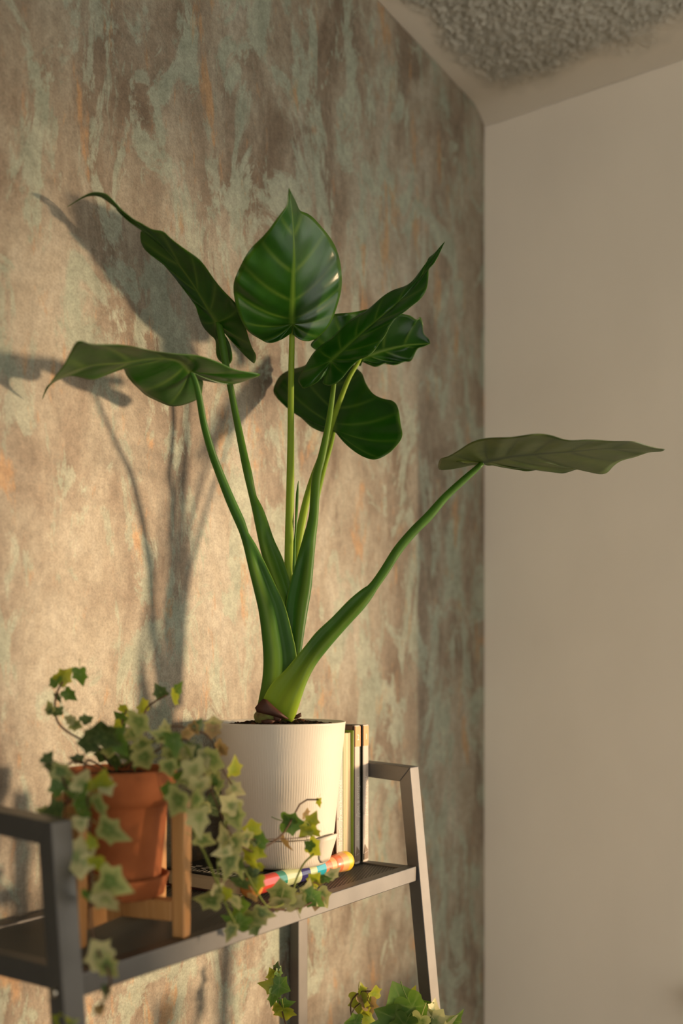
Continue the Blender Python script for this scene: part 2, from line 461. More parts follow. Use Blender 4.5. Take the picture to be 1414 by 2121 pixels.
# the filling lip on the pot's side
def lip_mesh():
    a0 = math.radians(-84)
    n = 19; outer = []; rows = 7
    vs = []; fs = []
    for k in range(rows):
        f = k/(rows-1); z = .006 + f*.034
        push = (.0100*(f**.75))
        for j in range(n):
            t = j/(n-1)*2-1
            a = a0 + t*.36*(.35+.65*f**.5)
            bulge = push*max(0, (1-t*t))**.6
            r = radius(z) + .0005 + bulge
            vs.append((r*math.cos(a), r*math.sin(a), z + .004*f*(1-t*t)))
    for k in range(rows-1):
        for j in range(n-1):
            fs.append((k*n+j, k*n+j+1, (k+1)*n+j+1, (k+1)*n+j))
    return mesh('filling_lip', vs, fs)
lp = obj('filling_lip', lip_mesh(), M_POT, alo, True)
md = lp.modifiers.new('thick', 'SOLIDIFY'); md.thickness = .0022; md.offset = -1
# soil
def soil_mesh(R, z, amp, n=34, seg=72):
    vs = [(0, 0, z+amp)]; fs = []
    for i in range(1, n+1):
        r = R*i/n
        for j in range(seg):
            a = 2*PI*j/seg; x, y = r*math.cos(a), r*math.sin(a)
            h = z + amp*(1-(r/R)**2)*.6 + .0035*noise.noise(Vector((x*160, y*160, z))) + .003*noise.noise(Vector((x*60, y*60, 3)))
            vs.append((x, y, h))
    for j in range(seg): fs.append((0, 1+j, 1+(j+1) % seg))
    for i in range(n-1):
        for j in range(seg):
            a, b = 1+i*seg+j, 1+i*seg+(j+1) % seg
            fs.append((a, a+seg, b+seg, b))
    return mesh('soil', vs, fs)
obj('soil', soil_mesh(radius(HP)-.0046, HP-.0085, .015), M_SOIL, alo)
def chips(parent, R, z, amp, n, m, size):
    bm = bmesh.new()
    for _ in range(n):
        r = R*math.sqrt(random.random()); a = random.random()*2*PI
        s = size*(.4+random.random())
        mt = Matrix.Translation((r*math.cos(a), r*math.sin(a), z + amp*(1-(r/R)**2)*.6 + .001)) @ Matrix.Rotation(random.random()*6, 4, 'Z') @ Matrix.Rotation(random.uniform(-.9, .9), 4, 'X') @ Matrix.Diagonal((s, s*random.uniform(.3, .8), s*random.uniform(.2, .6), 1))
        bmesh.ops.create_icosphere(bm, subdivisions=1, radius=1, matrix=mt)
    o = obj('soil_crumbs', bm, m, parent); o['kind'] = 'stuff'
chips(alo, radius(HP)-.008, HP-.0085, .015, 420, M_SOIL, .0032)
chips(alo, radius(HP)-.012, HP-.0075, .015, 46, M_CHIP, .0045)

# ---- petioles and sheaths: lofted from left / right edges measured at depth Z
def edge_loft(name, st, depth=.8, n=60, seg=28, pale=lambda f: 0.0, m=None, margin=0, mstart=.45):
    """st: (left x, left y, right x, right y, Z) from the leaf down to the soil"""
    st = np.array(st, float)
    c = np.c_[(st[:, 0]+st[:, 2])/2, (st[:, 1]+st[:, 3])/2, np.zeros(len(st)), st]
    r = cr(c, n)[:, 3:]
    rings = []; pv = []
    for i, (lx, ly, rx, ry, Z) in enumerate(r):
        L, R = P(lx, ly, Z), P(rx, ry, Z); C = (L+R)/2; h = (R-L)/2
        d = CAMP - C; d[2] *= .2; d = d/np.linalg.norm(d)
        hw = np.linalg.norm(h); hn = h/hw
        d = d - hn*np.dot(d, hn); d /= np.linalg.norm(d)
        dep = depth(i/(n-1)) if callable(depth) else depth
        f = i/(n-1); mk = min(1, max(0, (f-mstart)/.08))*abs(margin)
        ring = []
        for a in np.linspace(0, 2*PI, seg, endpoint=False):
            ca, sa = math.cos(a), math.sin(a)
            u = (ca*margin+1)/2 if margin else 0
            # towards the free margin the sheath thins to a blade and dips in behind its lip
            thin = 1 - mk*(.88*u**1.3)
            q = C + h*ca + d*hw*dep*sa*thin - d*hw*dep*mk*.55*math.exp(-((u-.62)/.16)**2)*(1 if sa > 0 else .6)
            ring.append(q)
            pv.append(min(1, pale(f) + mk*(.30*math.exp(-((u-.30)/.13)**2) + (.25 if u > .975 else 0))))
        rings.append(ring)
    me = rings_mesh(name, [local(x, alo) for x in rings])
    at = me.attributes.new('pale', 'FLOAT', 'POINT'); at.data.foreach_set('value', np.array(pv, 'f'))
    return obj(name, me, m or M_PETIOLE, alo, True)
def cw(pts):
    """centre line with widths -> edges"""
    out = []
    for i, (x, y, w, Z) in enumerate(pts):
        a, b = pts[max(i-1, 0)], pts[min(i+1, len(pts)-1)]
        tx, ty = b[0]-a[0], b[1]-a[1]; L = math.hypot(tx, ty); nx, ny = ty/L, -tx/L
        out.append((x-nx*w/2, y-ny*w/2, x+nx*w/2, y+ny*w/2, Z))
    # keep the first pair on the left
    return [(a, b, c, d, Z) if a <= c else (c, d, a, b, Z) for a, b, c, d, Z in out]
# A: upright petiole of the centre leaf
edge_loft('petiole', cw([(605.5, 640, 7, 1.405), (605, 668, 10, 1.415), (604, 720, 12, 1.425), (602.5, 800, 13, 1.43), (602, 900, 14, 1.43), (601, 1000, 16.5, 1.425), (599, 1100, 18, 1.42), (598, 1200, 21, 1.41), (596, 1300, 26, 1.405), (592, 1390, 32, 1.40), (586, 1470, 36, 1.40)]),
          .9, pale=lambda f: .75)
# B
edge_loft('petiole', [(446, 662, 452, 664, 1.395), (448, 680, 462, 678, 1.396), (454, 720, 470, 718, 1.398), (462, 765, 476, 763, 1.40), (470, 800, 483, 798, 1.402), (481, 860, 495, 858, 1.408), (496, 940, 512, 937, 1.404), (504, 980, 522, 980, 1.40),
                      (516, 1031, 531, 1026, 1.405), (523, 1062, 541, 1045, 1.405), (529, 1092, 552, 1072, 1.405), (540, 1143, 567, 1116, 1.405), (555, 1195, 586, 1158, 1.405), (572, 1245, 602, 1210, 1.40), (585, 1300, 612, 1265, 1.40), (583, 1370, 612, 1340, 1.40), (565, 1470, 600, 1460, 1.40)],
          lambda f: .85 if f < .5 else .6, pale=lambda f: .12, margin=1, mstart=.52)
# C
edge_loft('petiole', [(388, 768, 396, 762, 1.272), (397, 786, 408, 783, 1.278), (405, 820, 418, 817, 1.287), (415, 880, 429, 876, 1.305), (431, 940, 446, 934, 1.325), (447, 985, 463, 978, 1.34), (468, 1040, 486, 1032, 1.35), (488, 1086, 507, 1078, 1.358), (496, 1105, 515, 1104, 1.36), (504, 1132, 530, 1128, 1.363),
                      (515, 1180, 552, 1172, 1.368), (526, 1225, 572, 1215, 1.37), (535, 1265, 590, 1255, 1.372), (542, 1318, 605, 1312, 1.375), (545, 1365, 614, 1358, 1.378), (543, 1405, 612, 1410, 1.382), (536, 1445, 604, 1452, 1.386), (527, 1488, 598, 1492, 1.39)],
          lambda f: .85 if f < .45 else max(.42, .85-(f-.45)*1.8), pale=lambda f: .05+.45*max(0, f-.80)*3, margin=1, mstart=.50)
# D
edge_loft('petiole', [(690, 770, 697, 772, 1.43), (686.5, 795, 696, 796, 1.43), (680, 840, 691, 842, 1.43), (671, 890, 684, 892, 1.425), (658, 945, 674, 948, 1.42), (646.5, 985, 664.5, 988, 1.415), (642, 1030, 661, 1032, 1.41), (639, 1070, 659, 1072, 1.408),
                      (628, 1110, 655, 1108, 1.405), (614, 1160, 650, 1160, 1.40), (600, 1210, 645, 1218, 1.397), (592, 1252, 638, 1260, 1.393), (592, 1300, 630, 1310, 1.39), (592, 1345, 624, 1352, 1.39), (580, 1420, 612, 1430, 1.392), (565, 1480, 600, 1485, 1.395)],
          lambda f: .85 if f < .5 else .6, pale=lambda f: .38-.35*min(1,f*1.7), margin=-1, mstart=.50)
# E
edge_loft('petiole', cw([(748, 735, 6, 1.525), (742, 750, 8.5, 1.52), (722, 784, 9.5, 1.51), (700, 840, 11, 1.50), (682, 893, 12, 1.49), (665, 945, 13, 1.47), (650, 985, 14, 1.455), (636, 1030, 15, 1.445), (626, 1075, 17, 1.435), (618, 1120, 18, 1.43), (612, 1170, 19, 1.425), (606, 1250, 21, 1.42), (600, 1350, 24, 1.415), (592, 1460, 26, 1.41)]),
          .85, pale=lambda f: .8)
# F
edge_loft('petiole', cw([(690, 880, 7, 1.515), (690, 897, 9, 1.51), (683, 928, 10, 1.50), (672, 965, 11, 1.49), (660, 1010, 13, 1.475), (648, 1060, 14, 1.46), (636, 1120, 16, 1.445), (622, 1200, 18, 1.43), (608, 1330, 22, 1.42), (598, 1460, 24, 1.415)]),
          .85, pale=lambda f: .55)
# young rolled leaf
edge_loft('leaf_spike', [(617.2, 996, 618.0, 996, 1.425), (613, 1020, 618.5, 1022, 1.425), (611.5, 1045, 617.5, 1050, 1.425), (610.5, 1075, 615, 1085, 1.42), (609, 1110, 613, 1120, 1.42), (602, 1180, 612, 1185, 1.41), (596, 1260, 610, 1265, 1.408)], .7, pale=lambda f: .1)
# G
edge_loft('petiole', [(994, 956, 1003, 962, 1.40), (980, 968, 990, 976, 1.40), (950, 993, 961, 1003, 1.397), (914, 1026, 926, 1037, 1.392), (880, 1063, 895, 1075, 1.388), (848, 1095, 863, 1107, 1.383), (815, 1134, 831.5, 1145, 1.378), (786, 1180, 804, 1188, 1.372), (764, 1210, 783, 1218, 1.368), (748, 1221, 768, 1242, 1.366),
                      (722, 1243, 750, 1265, 1.362), (688, 1278, 716, 1302, 1.358), (655, 1309, 683, 1340, 1.355), (630, 1340, 655, 1376, 1.353), (610, 1364, 637, 1410, 1.352), (588, 1390, 626, 1440, 1.354), (563, 1415, 619, 1462, 1.357), (546, 1445, 612, 1482, 1.362), (540, 1472, 604, 1496, 1.368)],
          lambda f: .85 if f < .42 else .62, pale=lambda f: .10 if f < .76 else .10+.75*min(1, (f-.76)/.2), margin=-1, mstart=.50)
# corm and husks
def corm_mesh():
    rings = []
    for t in np.linspace(0, 1, 12):
        y = 1508-t*52; hw = 44-10*t**1.5-4*math.sin(t*9)
        C = P(567+5*t, y, 1.385); R = P(567+5*t+hw, y, 1.385)-C; w = np.linalg.norm(R)
        d = -FWD
        rings.append(local([C + R*math.cos(a) + d*w*.8*math.sin(a) for a in np.linspace(0, 2*PI, 28, endpoint=False)], alo))
    return rings_mesh('corm', rings)
obj('corm', corm_mesh(), M_CORM, alo, True)
def husk(pts, Z, bul):
    c = np.mean(pts, 0); vs = [P(*c, Z-bul)]; fs = []
    n = len(pts)
    for k in (.5, 1.0):
        for p in pts:
            q = c + (np.array(p)-c)*k
            vs.append(P(q[0], q[1], Z-bul*(1-k*k)+random.uniform(-.0006, .0006)))
    for j in range(n):
        fs.append((0, 1+j, 1+(j+1) % n)); fs.append((1+j, 1+n+j, 1+n+(j+1) % n, 1+(j+1) % n))
    o = obj('husk', mesh('husk', local(vs, alo), fs), M_HUSK, alo, True)
    md = o.modifiers.new('thick', 'SOLIDIFY'); md.thickness = .0008
husk([(528, 1466), (536, 1456), (545, 1447), (553, 1450), (568, 1464), (584, 1478), (598, 1489), (590, 1489), (572, 1484), (550, 1479), (532, 1475)], 1.347, .002)
husk([(540, 1493), (556, 1490), (570, 1493), (562, 1499), (545, 1500)], 1.348, .001)
husk([(566, 1484), (576, 1483), (583, 1488), (580, 1494), (568, 1493)], 1.348, .001)
husk([(609, 1484), (618, 1479), (623, 1476), (624, 1484), (616, 1488), (608, 1489)], 1.375, .001)

# ---- leaf blades
def leaf_blade(att, Zf, mid, s1, s2, lobe=.30, bulge=.008, puff=.0016, e1=0.0, e2=0.0, nv=7, fold=.004, thick=.0007, m=None, ripple=.0028):
    """att: attachment pixel; Zf(px,py)->depth; mid: midrib pixels to the tip; s1/s2: outline pixels sinus->tip"""
    N, K = 118, 14
    def d3(pp, e=0.0):
        pp = np.asarray(pp, float)
        return pp
    midp = cr(np.c_[np.array(mid, float), np.zeros(len(mid))], 80)[:, :2]
    md = np.r_[0, np.cumsum(np.linalg.norm(np.diff(midp, axis=0), axis=1))]; md /= md[-1]
    VS = []; FS = []; VEIN = []
    ctr = None
    for side, (out, e) in enumerate(((s1, e1), (s2, e2))):
        op = cr(np.c_[np.array(out, float), np.zeros(len(out))], N)[:, :2]
        base = len(VS)
        grid = np.zeros((N, K, 3)); vein = np.zeros((N, K))
        for i in range(N):
            s = i/(N-1)
            t = max(0.0, (s-lobe)/(1-lobe))**1.75
            ip = np.array([np.interp(t, md, midp[:, 0]), np.interp(t, md, midp[:, 1])])
            # forward curve of the ribs
            tdir = midp[min(79, int(t*79)+1)] - midp[max(0, int(t*79)-1)]; tdir = tdir/(np.linalg.norm(tdir)+1e-9)
            span = np.linalg.norm(op[i]-ip)
            zi = Zf(*ip); zo = Zf(*op[i]) + e*math.sin(PI*min(1, s*1.02))**.7
            for k in range(K):
                w = k/(K-1)
                p = ip + (op[i]-ip)*w - tdir*span*.16*w*(1-w)*2
                Z = zi + (zo-zi)*w
                ph = s*nv
                d = abs(ph - round(ph))
                lat = math.exp(-(d/.065)**2)*(1-w)**.4*min(1, w*6) if 0.2 < ph < nv-.4 else 0
                wm = span*w
                midv = math.exp(-(wm/(4.6*(1-t)+.9))**2)
                vein[i, k] = max(.45 if k == K-1 else 0, midv*(1-.3*t), .72*lat)  # edge column also gets a pale rim, painted for light glowing through
                b = bulge*4*w*(1-w)*(span/90)**.5 + puff*math.sin(PI*ph)**2*math.sin(PI*w)*min(1, span/60) - fold*math.exp(-(wm/9.0)**2)*0
                # +b lifts the blade away from the camera (upper side), the ribs stay proud
                b += ripple*math.sin(2*PI*ph*.83+side*1.3+2.1*math.sin(ph*1.7))*w**3*min(1, (1-s)*6)
                grid[i, k] = P(p[0], p[1] + (ripple*900)*math.sin(2*PI*ph*.61+side)*w**4*min(1, (1-s)*6), Z + b)
        VS += [v for row in grid for v in row]; VEIN += list(vein.ravel())
        for i in range(N-1):
            for k in range(K-1):
                a = base+i*K+k
                f = (a, a+1, a+1+K, a+K)
                FS.append(f if side == 0 else f[::-1])
    me = mesh('leaf', local(VS, alo), FS)
    at = me.attributes.new('vein', 'FLOAT', 'POINT'); at.data.foreach_set('value', np.array(VEIN, 'f'))
    b2 = bmesh.new(); b2.from_mesh(me); bmesh.ops.remove_doubles(b2, verts=b2.verts, dist=1e-5); bmesh.ops.recalc_face_normals(b2, faces=b2.faces); b2.to_mesh(me); b2.free()
    o = obj('leaf', me, m or M_LEAF, alo, True)
    sd = o.modifiers.new('thick', 'SOLIDIFY'); sd.thickness = thick; sd.offset = 0
    return o
def plane(x0, y0, Z0, ax, ay): return lambda x, y: Z0 + ax*(x-x0) + ay*(y-y0)

# A centre leaf
leaf_blade((605, 670), plane(605, 690, 1.408, 0, .00056), [(605.3, 670), (606.7, 582), (608.5, 529), (605.7, 458), (598, 389)],
  [(603, 690), (599, 692), (582, 701), (562, 709), (545, 708), (517, 690), (499, 660), (486.5, 625), (483.7, 589), (494, 557), (513, 526), (545, 487), (570, 458), (587, 437), (593.7, 426), (596.5, 405), (598, 389)],
  [(607, 690), (612, 695), (626, 704), (642, 707), (658, 701), (676, 681), (692, 649), (704, 614), (707.5, 579), (704, 543), (693, 511), (676, 480), (654.5, 457), (637, 445), (621, 437), (612, 416), (602, 397), (598, 389)],
  e1=-.040, e2=.100, bulge=.006, puff=-.0028, lobe=.33)
# B upper narrow leaf with the long drip tip
leaf_blade((448, 669), plane(448, 669, 1.395, -.00012, .00080), [(448, 669), (430, 640), (402, 592), (372, 549), (340, 512), (314, 486), (297, 470), (262, 449), (236, 420), (212, 404), (192, 400), (172, 408), (139, 429)],
  [(454, 680), (461, 683), (481, 706), (505, 730), (525, 755), (530, 737), (521, 716), (511, 686), (501, 652), (487, 628), (470, 608), (440, 574), (413, 540), (386, 516), (352, 492), (338, 481.5), (314, 477), (292, 462), (270, 446.6), (243, 428), (229, 411), (215, 402), (192, 398.5), (172, 406.5), (139, 429)],
  [(446, 684), (452, 705), (462, 700), (467, 697), (475, 713), (481, 742), (474, 754), (457, 747), (448, 733), (446, 706), (433, 694), (419.5, 676), (409, 645), (402.5, 628), (372, 591), (345, 553.5), (331, 536.5), (318, 531), (301, 519.6), (292, 503), (291, 481), (297, 476), (270, 459), (243, 438), (236, 426), (209, 407), (192, 402), (172, 409), (139, 429)],
  lobe=.30, bulge=.004, e1=-.005, e2=.010, nv=9)
# C lower leaf seen from below its edge
leaf_blade((392, 768), plane(392, 768, 1.268, .00042, .00095), [(392, 768), (372, 747), (320, 743), (250, 752), (190, 757), (140, 773), (100, 797), (87, 828)],
  [(400, 782), (440, 789), (480, 796), (514, 789), (538, 776), (487, 763), (453, 750), (406, 738), (372, 733), (318, 725), (243, 716), (192, 711), (161.5, 704.6), (144.5, 733), (131, 760), (110, 785), (98, 805), (87, 828)],
  [(402, 783), (419, 785), (419.5, 801), (414, 825), (392, 835), (358, 839), (331, 833.6), (304, 822), (284, 801), (263, 778), (250, 761), (216, 777.6), (192, 784), (148, 781), (105, 796), (87, 828)],
  lobe=.32, bulge=.004, puff=-.0030, e1=-.02, e2=.012)
# D slanting leaf, upper side to the camera
leaf_blade((686, 748), plane(686, 748, 1.418, -.00050, -.00045), [(686, 748), (725, 712), (770, 672), (820, 630), (860, 590), (885, 553), (900, 530), (921.5, 500)],
  [(682, 760), (668, 778), (650, 796), (629.7, 807), (622.7, 801), (617, 787), (626, 766), (633, 755), (651, 731), (679, 704), (714.6, 674), (750, 647.6), (778, 626), (813.6, 603), (849, 584), (870, 563), (882.5, 545), (888, 534), (900, 523), (921.5, 500)],
  [(686, 758), (672, 785), (668.6, 796), (681, 800.7), (697, 792.6), (722, 766), (743, 748), (767.6, 730.7), (796, 699), (808, 674), (820.7, 656), (842, 644), (866.7, 623), (882.5, 598), (887, 575), (888.5, 558), (902, 540), (921.5, 500)],
  lobe=.26, bulge=-.003, puff=-.0030, e1=.0, e2=-.008, nv=9)
# E leaf behind it
leaf_blade((744, 744), plane(744, 740, 1.525, .00020, .00025), [(744, 744), (790, 728), (840, 716), (890, 712)],
  [(738, 742), (700, 742), (665, 732), (648, 722), (644, 711), (660, 690), (678, 660), (707, 649), (757, 640.5), (800, 642), (840, 649), (852.5, 654.6), (863, 663.5), (870, 658), (875.5, 671), (877, 690), (888, 702), (890.5, 712)],
  [(742, 752), (746, 756), (753.5, 748), (771, 757), (799.5, 755), (835, 752), (849, 748), (863, 727), (879, 716.5), (890.5, 712)],
  lobe=.36, bulge=.004, e1=.015, e2=-.01)
# F low leaf at the back
leaf_blade((690, 888), plane(690, 890, 1.508, -.00030, -.00052), [(690, 888), (688, 840), (690, 790), (705, 735)],
  [(688, 893), (676, 893), (658, 890), (640, 883), (622.7, 865), (612, 851), (594, 844), (573, 826), (566, 805), (576.7, 782), (598, 769.6), (626, 757), (655, 742), (680, 735), (705, 735)],
  [(691, 892), (704, 899), (718, 918), (736, 936), (753.5, 946), (778, 949), (806.5, 939), (824, 921.6), (833, 900), (829.5, 875.6), (824, 847), (813.6, 833), (792, 824), (771, 812), (757, 794), (750, 776.6), (739, 764), (725, 748), (705, 735)],
  lobe=.45, bulge=-.006, puff=-.0018, e1=.0, e2=-.008)
# G wide leaf on the long arching petiole
leaf_blade((1001, 958), plane(1001, 958, 1.40, -.00002, .0022), [(1001, 958), (1050, 947), (1110, 940), (1180, 935), (1250, 929), (1320, 929), (1377, 930.5)],
  [(996, 962), (977.5, 961), (946, 954), (930.5, 970), (919, 976), (907, 972), (911, 952), (926.6, 944), (950, 930.5), (977.5, 917), (1017, 908), (1056, 903), (1107, 901), (1142, 903), (1173.5, 909), (1209, 911), (1252, 915), (1291, 912), (1314.5, 913.7), (1338, 922.7), (1361.5, 929), (1377, 930.5)],
  [(1003, 960), (1009, 961.5), (1040, 964), (1064, 970), (1095, 973.6), (1146, 975), (1162, 978), (1193, 973.6), (1224, 975.6), (1236, 979.5), (1256, 977.5), (1271, 966), (1291, 954), (1314.5, 944), (1342, 938), (1369, 935), (1377, 930.5)],
  lobe=.28, bulge=.006, puff=-.0075, e1=-.015, e2=.02, nv=8, m=M_UNDER)

# ------------------------------------------------------------------ the books
def text_mesh(txt, size, extr=.00012, shear=0.0, align='LEFT'):
    cu = bpy.data.curves.new('lettering', 'FONT'); cu.body = txt; cu.size = size; cu.extrude = extr; cu.shear = shear; cu.align_x = align
    cu.space_line = .9; cu.resolution_u = 3
    o = bpy.data.objects.new('lettering', cu); COL.objects.link(o)
    dg = bpy.context.evaluated_depsgraph_get()
    me = bpy.data.meshes.new_from_object(o.evaluated_get(dg)); bpy.data.objects.remove(o)
    me.materials.clear()
    return me
def spine_text(name, txt, size, x_base, y_face, z_start, length, parent, m, shear=0.0):
    """lettering on a spine that faces -Y, reading upward from z_start; x_base: the side its letters stand on"""
    me = text_mesh(txt, size, shear=shear)
    xs = [v.co.x for v in me.vertices]; k = length/(max(xs)-min(xs))
    x0 = min(xs)
    for v in me.vertices:
        x, y, z = v.co
        v.co = Vector((x_base - y, y_face - .00015 - z, z_start + (x-x0)*k)) - parent.location
    return obj(name, me, m, parent)
def upright_book(x0, x1, y0, y1, h, covers, spine, pages, label, name='book', group=None, spine_front=True):
    z0 = SZ
    root = thing(name, label, 'book', ((x0+x1)/2, (y0+y1)/2, z0), group)
    L = lambda p: local([p], root)[0]
    ct = .0022
    for xa, m in ((x0, covers[0]), (x1-ct, covers[1])):
        bm = bmesh.new(); add_box(bm, L((xa, y0+(.001 if spine_front else 0), z0)), L((xa+ct, y1, z0+h)), .0005); obj('cover', bm, m, root)
    bm = bmesh.new()
    if spine_front:
        # rounded spine
        n = 9; ring = []
        for z in (z0, z0+h):
            r = [(x0+(x1-x0)*t, y0+.0022*(2*t-1)**2, z) for t in np.linspace(0, 1, n)] + [(x1, y0+.004, z), (x0, y0+.004, z)]
            ring.append(local(r, root))
        obj('spine', rings_mesh('spine', ring), spine, root)
        bm.free()
    else:
        add_box(bm, L((x0, y1-.0022, z0)), L((x1, y1, z0+h)), .0005); obj('spine', bm, spine, root)
    bm = bmesh.new(); py0, py1 = (y0+.0035, y1-.004) if spine_front else (y0+.004, y1-.003)
    pz = h-.0035
    # a block of leaves: a few signatures with grooves between
    nb_ = 5
    for i in range(nb_):
        a = x0+ct+(x1-x0-2*ct)*i/nb_; b = x0+ct+(x1-x0-2*ct)*(i+1)/nb_
        add_box(bm, L((a, py0+.0004*(i % 2), z0+.003)), L((b-.00015, py1, z0+pz-.0003*(i % 2))))
    obj('pages', bm, pages, root)
    return root
def grey_volume(x0, x1, y0, h, num, covers, label):
    r = upright_book(x0, x1, y0, y0+.128, h, covers, M_GREY_BOOK, M_PAPER, label, 'book', None)
    spine_text('title', 'Дом, в котором...', .0118, x1-.0045, y0, SZ+.070, .066, r, M_INK_WHITE, .15)
    spine_text('author', 'МАРИАМ\nПЕТРОСЯН', .0050, x0+.0082, y0, SZ+.036, .027, r, M_INK_WHITE)
    bm = bmesh.new(); add_box(bm, local([(x0+.0015, y0-.0002, SZ+h-.032)], r)[0], local([(x1-.0015, y0+.0015, SZ+h-.0015)], r)[0]); obj('volume_patch', bm, M_INK_ORANGE, r)
    me = text_mesh(num, .012, .0002); xs = [v.co.x for v in me.vertices]; cx = (max(xs)+min(xs))/2
    for v in me.vertices:
        x, y, z = v.co; v.co = Vector(((x0+x1)/2 + x-cx, y0-.0004-z, SZ+h-.022+y)) - r.location
    obj('volume_number', me, M_INK_WHITE, r)
    # small house emblem at the foot: a block under a slanting roof
    xc = (x0+x1)/2; pts = []
    for poly in ([(-.0055, .003), (.0055, .004), (.0055, .015), (-.0055, .0125)], [(-.0048, .0135), (.006, .0165), (-.003, .0265)]):
        n = len(poly); ring = [local([(xc+a, yy, SZ+b) for a, b in poly], r) for yy in (y0-.0003, y0+.001)]
        pts.append(ring)
    vs = []; fs = []
    for ring in pts:
        o0 = len(vs); n = len(ring[0]); vs += list(ring[0])+list(ring[1])
        fs.append(tuple(range(o0, o0+n))); fs.append(tuple(range(o0+n, o0+2*n))[::-1])
        fs += [(o0+j, o0+n+j, o0+n+(j+1) % n, o0+(j+1) % n) for j in range(n)]
    obj('emblem', mesh('emblem', vs, fs), M_INK_BROWN, r)
    return r
BH = .2095
grey_volume(1.2800, 1.2968, .8220, BH, '1', (M_DARK_COVER, M_GREY_BOOK), 'grey-spined novel with orange patch, dark green side cover, at the shelf end by the arm')
grey_volume(1.2570, 1.2742, .8220, BH, '2', (M_BROWN_COVER, M_DARK_COVER), 'grey-spined novel with orange patch, standing beside the green book')
grey_volume(1.2055, 1.2230, .8200, BH-.004, '3', (M_BROWN_COVER, M_GREY_BOOK), 'grey-spined novel with brown speckled side cover, half hidden behind the cream pot')
upright_book(1.2250, 1.2550, .8225, .945, .2025, (M_DGREEN, M_GREEN_BOOK), M_GREEN_BOOK, M_PAPER, 'green book standing with its cream page edges turned outward', 'book', None, False)
# closed black book lying under the cream pot
BX0, BX1, BY0, BY1 = .990, 1.186, .8235, .955
bb = thing('book', 'thick black-covered book lying flat under the cream pot', 'book', ((BX0+BX1)/2, (BY0+BY1)/2, SZ))
def bbox_(name, lo, hi, m, bev=.0006):
    bm = bmesh.new(); add_box(bm, local([lo], bb)[0], local([hi], bb)[0], bev); return obj(name, bm, m, bb)
bbox_('cover', (BX0, BY0, SZ), (BX1, BY1, SZ+.0026), M_MAROON)
bbox_('cover', (BX0, BY0, BOOK_TOP-.0028), (BX1, BY1, BOOK_TOP), M_BLACK_BOOK)
bbox_('spine', (BX1-.002, BY0, SZ+.0026), (BX1, BY1, BOOK_TOP-.0028), M_BLACK_BOOK)
bm = bmesh.new()
for i in range(4):
    za = SZ+.0027+i*.00465; add_box(bm, local([(BX0+.003+.0003*(i % 2), BY0+.003, za)], bb)[0], local([(BX1-.0021, BY1-.003, za+.00455)], bb)[0])
obj('pages', bm, M_PAPER, bb)
# pale line drawing on the cover
bm = bmesh.new()
def stroke(x0, y0, x1, y1, w=.0006):
    d = np.array([x1-x0, y1-y0]); n = np.array([-d[1], d[0]])/np.linalg.norm(d)*w
    c = [(x0-n[0], y0-n[1]), (x0+n[0], y0+n[1]), (x1+n[0], y1+n[1]), (x1-n[0], y1-n[1])]
    add_hex(bm, local([*[(a, b, BOOK_TOP-.0002) for a, b in c], *[(a, b, BOOK_TOP+.0002) for a, b in c]], bb))
for k in range(6):
    yb = .842+k*.019
    for (a, b, c, d) in ((.004, 0, .004, .012), (.004, .012, .014, .014), (.004, .006, .012, .007), (.004, 0, .014, .001), (.018, .001, .022, .013), (.022, .013, .030, .002), (.033, .002, .033, .013)):
        stroke(BX0+a+.002, yb+b, BX0+c+.002, yb+d)
obj('cover_drawing', bm, M_INK_WHITE, bb)

# ------------------------------------------------------------------ striped toy tube in front of the pot
tub = thing('toy_tube', 'striped shiny toy tube with orange and yellow rounded ends under the cream pot', 'toy', (1.095, .806, SZ))
TR = .0118
def tube_part(name, prof, m, x_off=0):
    """prof: (x along, radius) lathed round the X axis"""
    seg = 28; vs = []; fs = []
    for x, r in prof:
        for j in range(seg):
            a = 2*PI*j/seg; vs.append((x-1.095, r*math.cos(a), .0148+r*math.sin(a)))
    for i in range(len(prof)-1):
        for j in range(seg):
            a, b = i*seg+j, i*seg+(j+1) % seg; fs.append((a, b, b+seg, a+seg))
    return obj(name, mesh(name, vs, fs), m, tub, True)
def gloss(name, c, r=.16):
    m = mat(name, c, r, .6); m.node_tree.nodes['Principled BSDF'].inputs['Coat Weight'].default_value = .6
    m.node_tree.nodes['Principled BSDF'].inputs['Coat Roughness'].default_value = .12
    return m
G_ORANGE = gloss('orange_gloss', (.62, .25, .06)); G_RED = gloss('red_gloss', (.50, .045, .03)); G_TEAL = gloss('green_gloss', (.02, .20, .14))
G_CREAM = gloss('pale_green_gloss', (.45, .50, .28)); G_NAVY = gloss('navy_gloss', (.03, .025, .13)); G_CYAN = gloss('cyan_gloss', (.02, .33, .42))
G_CORAL = gloss('coral_gloss', (.66, .16, .06), .4); G_APR = gloss('apricot_gloss', (.72, .35, .14), .45); G_YEL = gloss('yellow_gloss', (.80, .52, .03), .4); G_WHITE = gloss('white_gloss', (.75, .70, .62))
tube_part('knob', [(.978, .001), (.9785, .005), (.980, .0095), (.984, .0130), (.990, .0146), (.996, .0140), (1.001, .0122), (1.0015, .004)], G_ORANGE)
bands = [(1.0015, 1.037, G_RED), (1.037, 1.053, G_TEAL), (1.053, 1.085, G_CREAM), (1.085, 1.105, G_NAVY), (1.105, 1.121, G_CREAM), (1.121, 1.143, G_CYAN), (1.143, 1.158, G_CORAL), (1.158, 1.170, G_APR)]
for a, b, m in bands: tube_part('band', [(a, TR), (b, TR)], m)
tube_part('grip', [(1.170, TR), (1.171, .0124), (1.180, .0128), (1.184, .0132)], G_CORAL)
tube_part('grip', [(1.184, .0132), (1.190, .0138), (1.198, .0142)], G_APR)
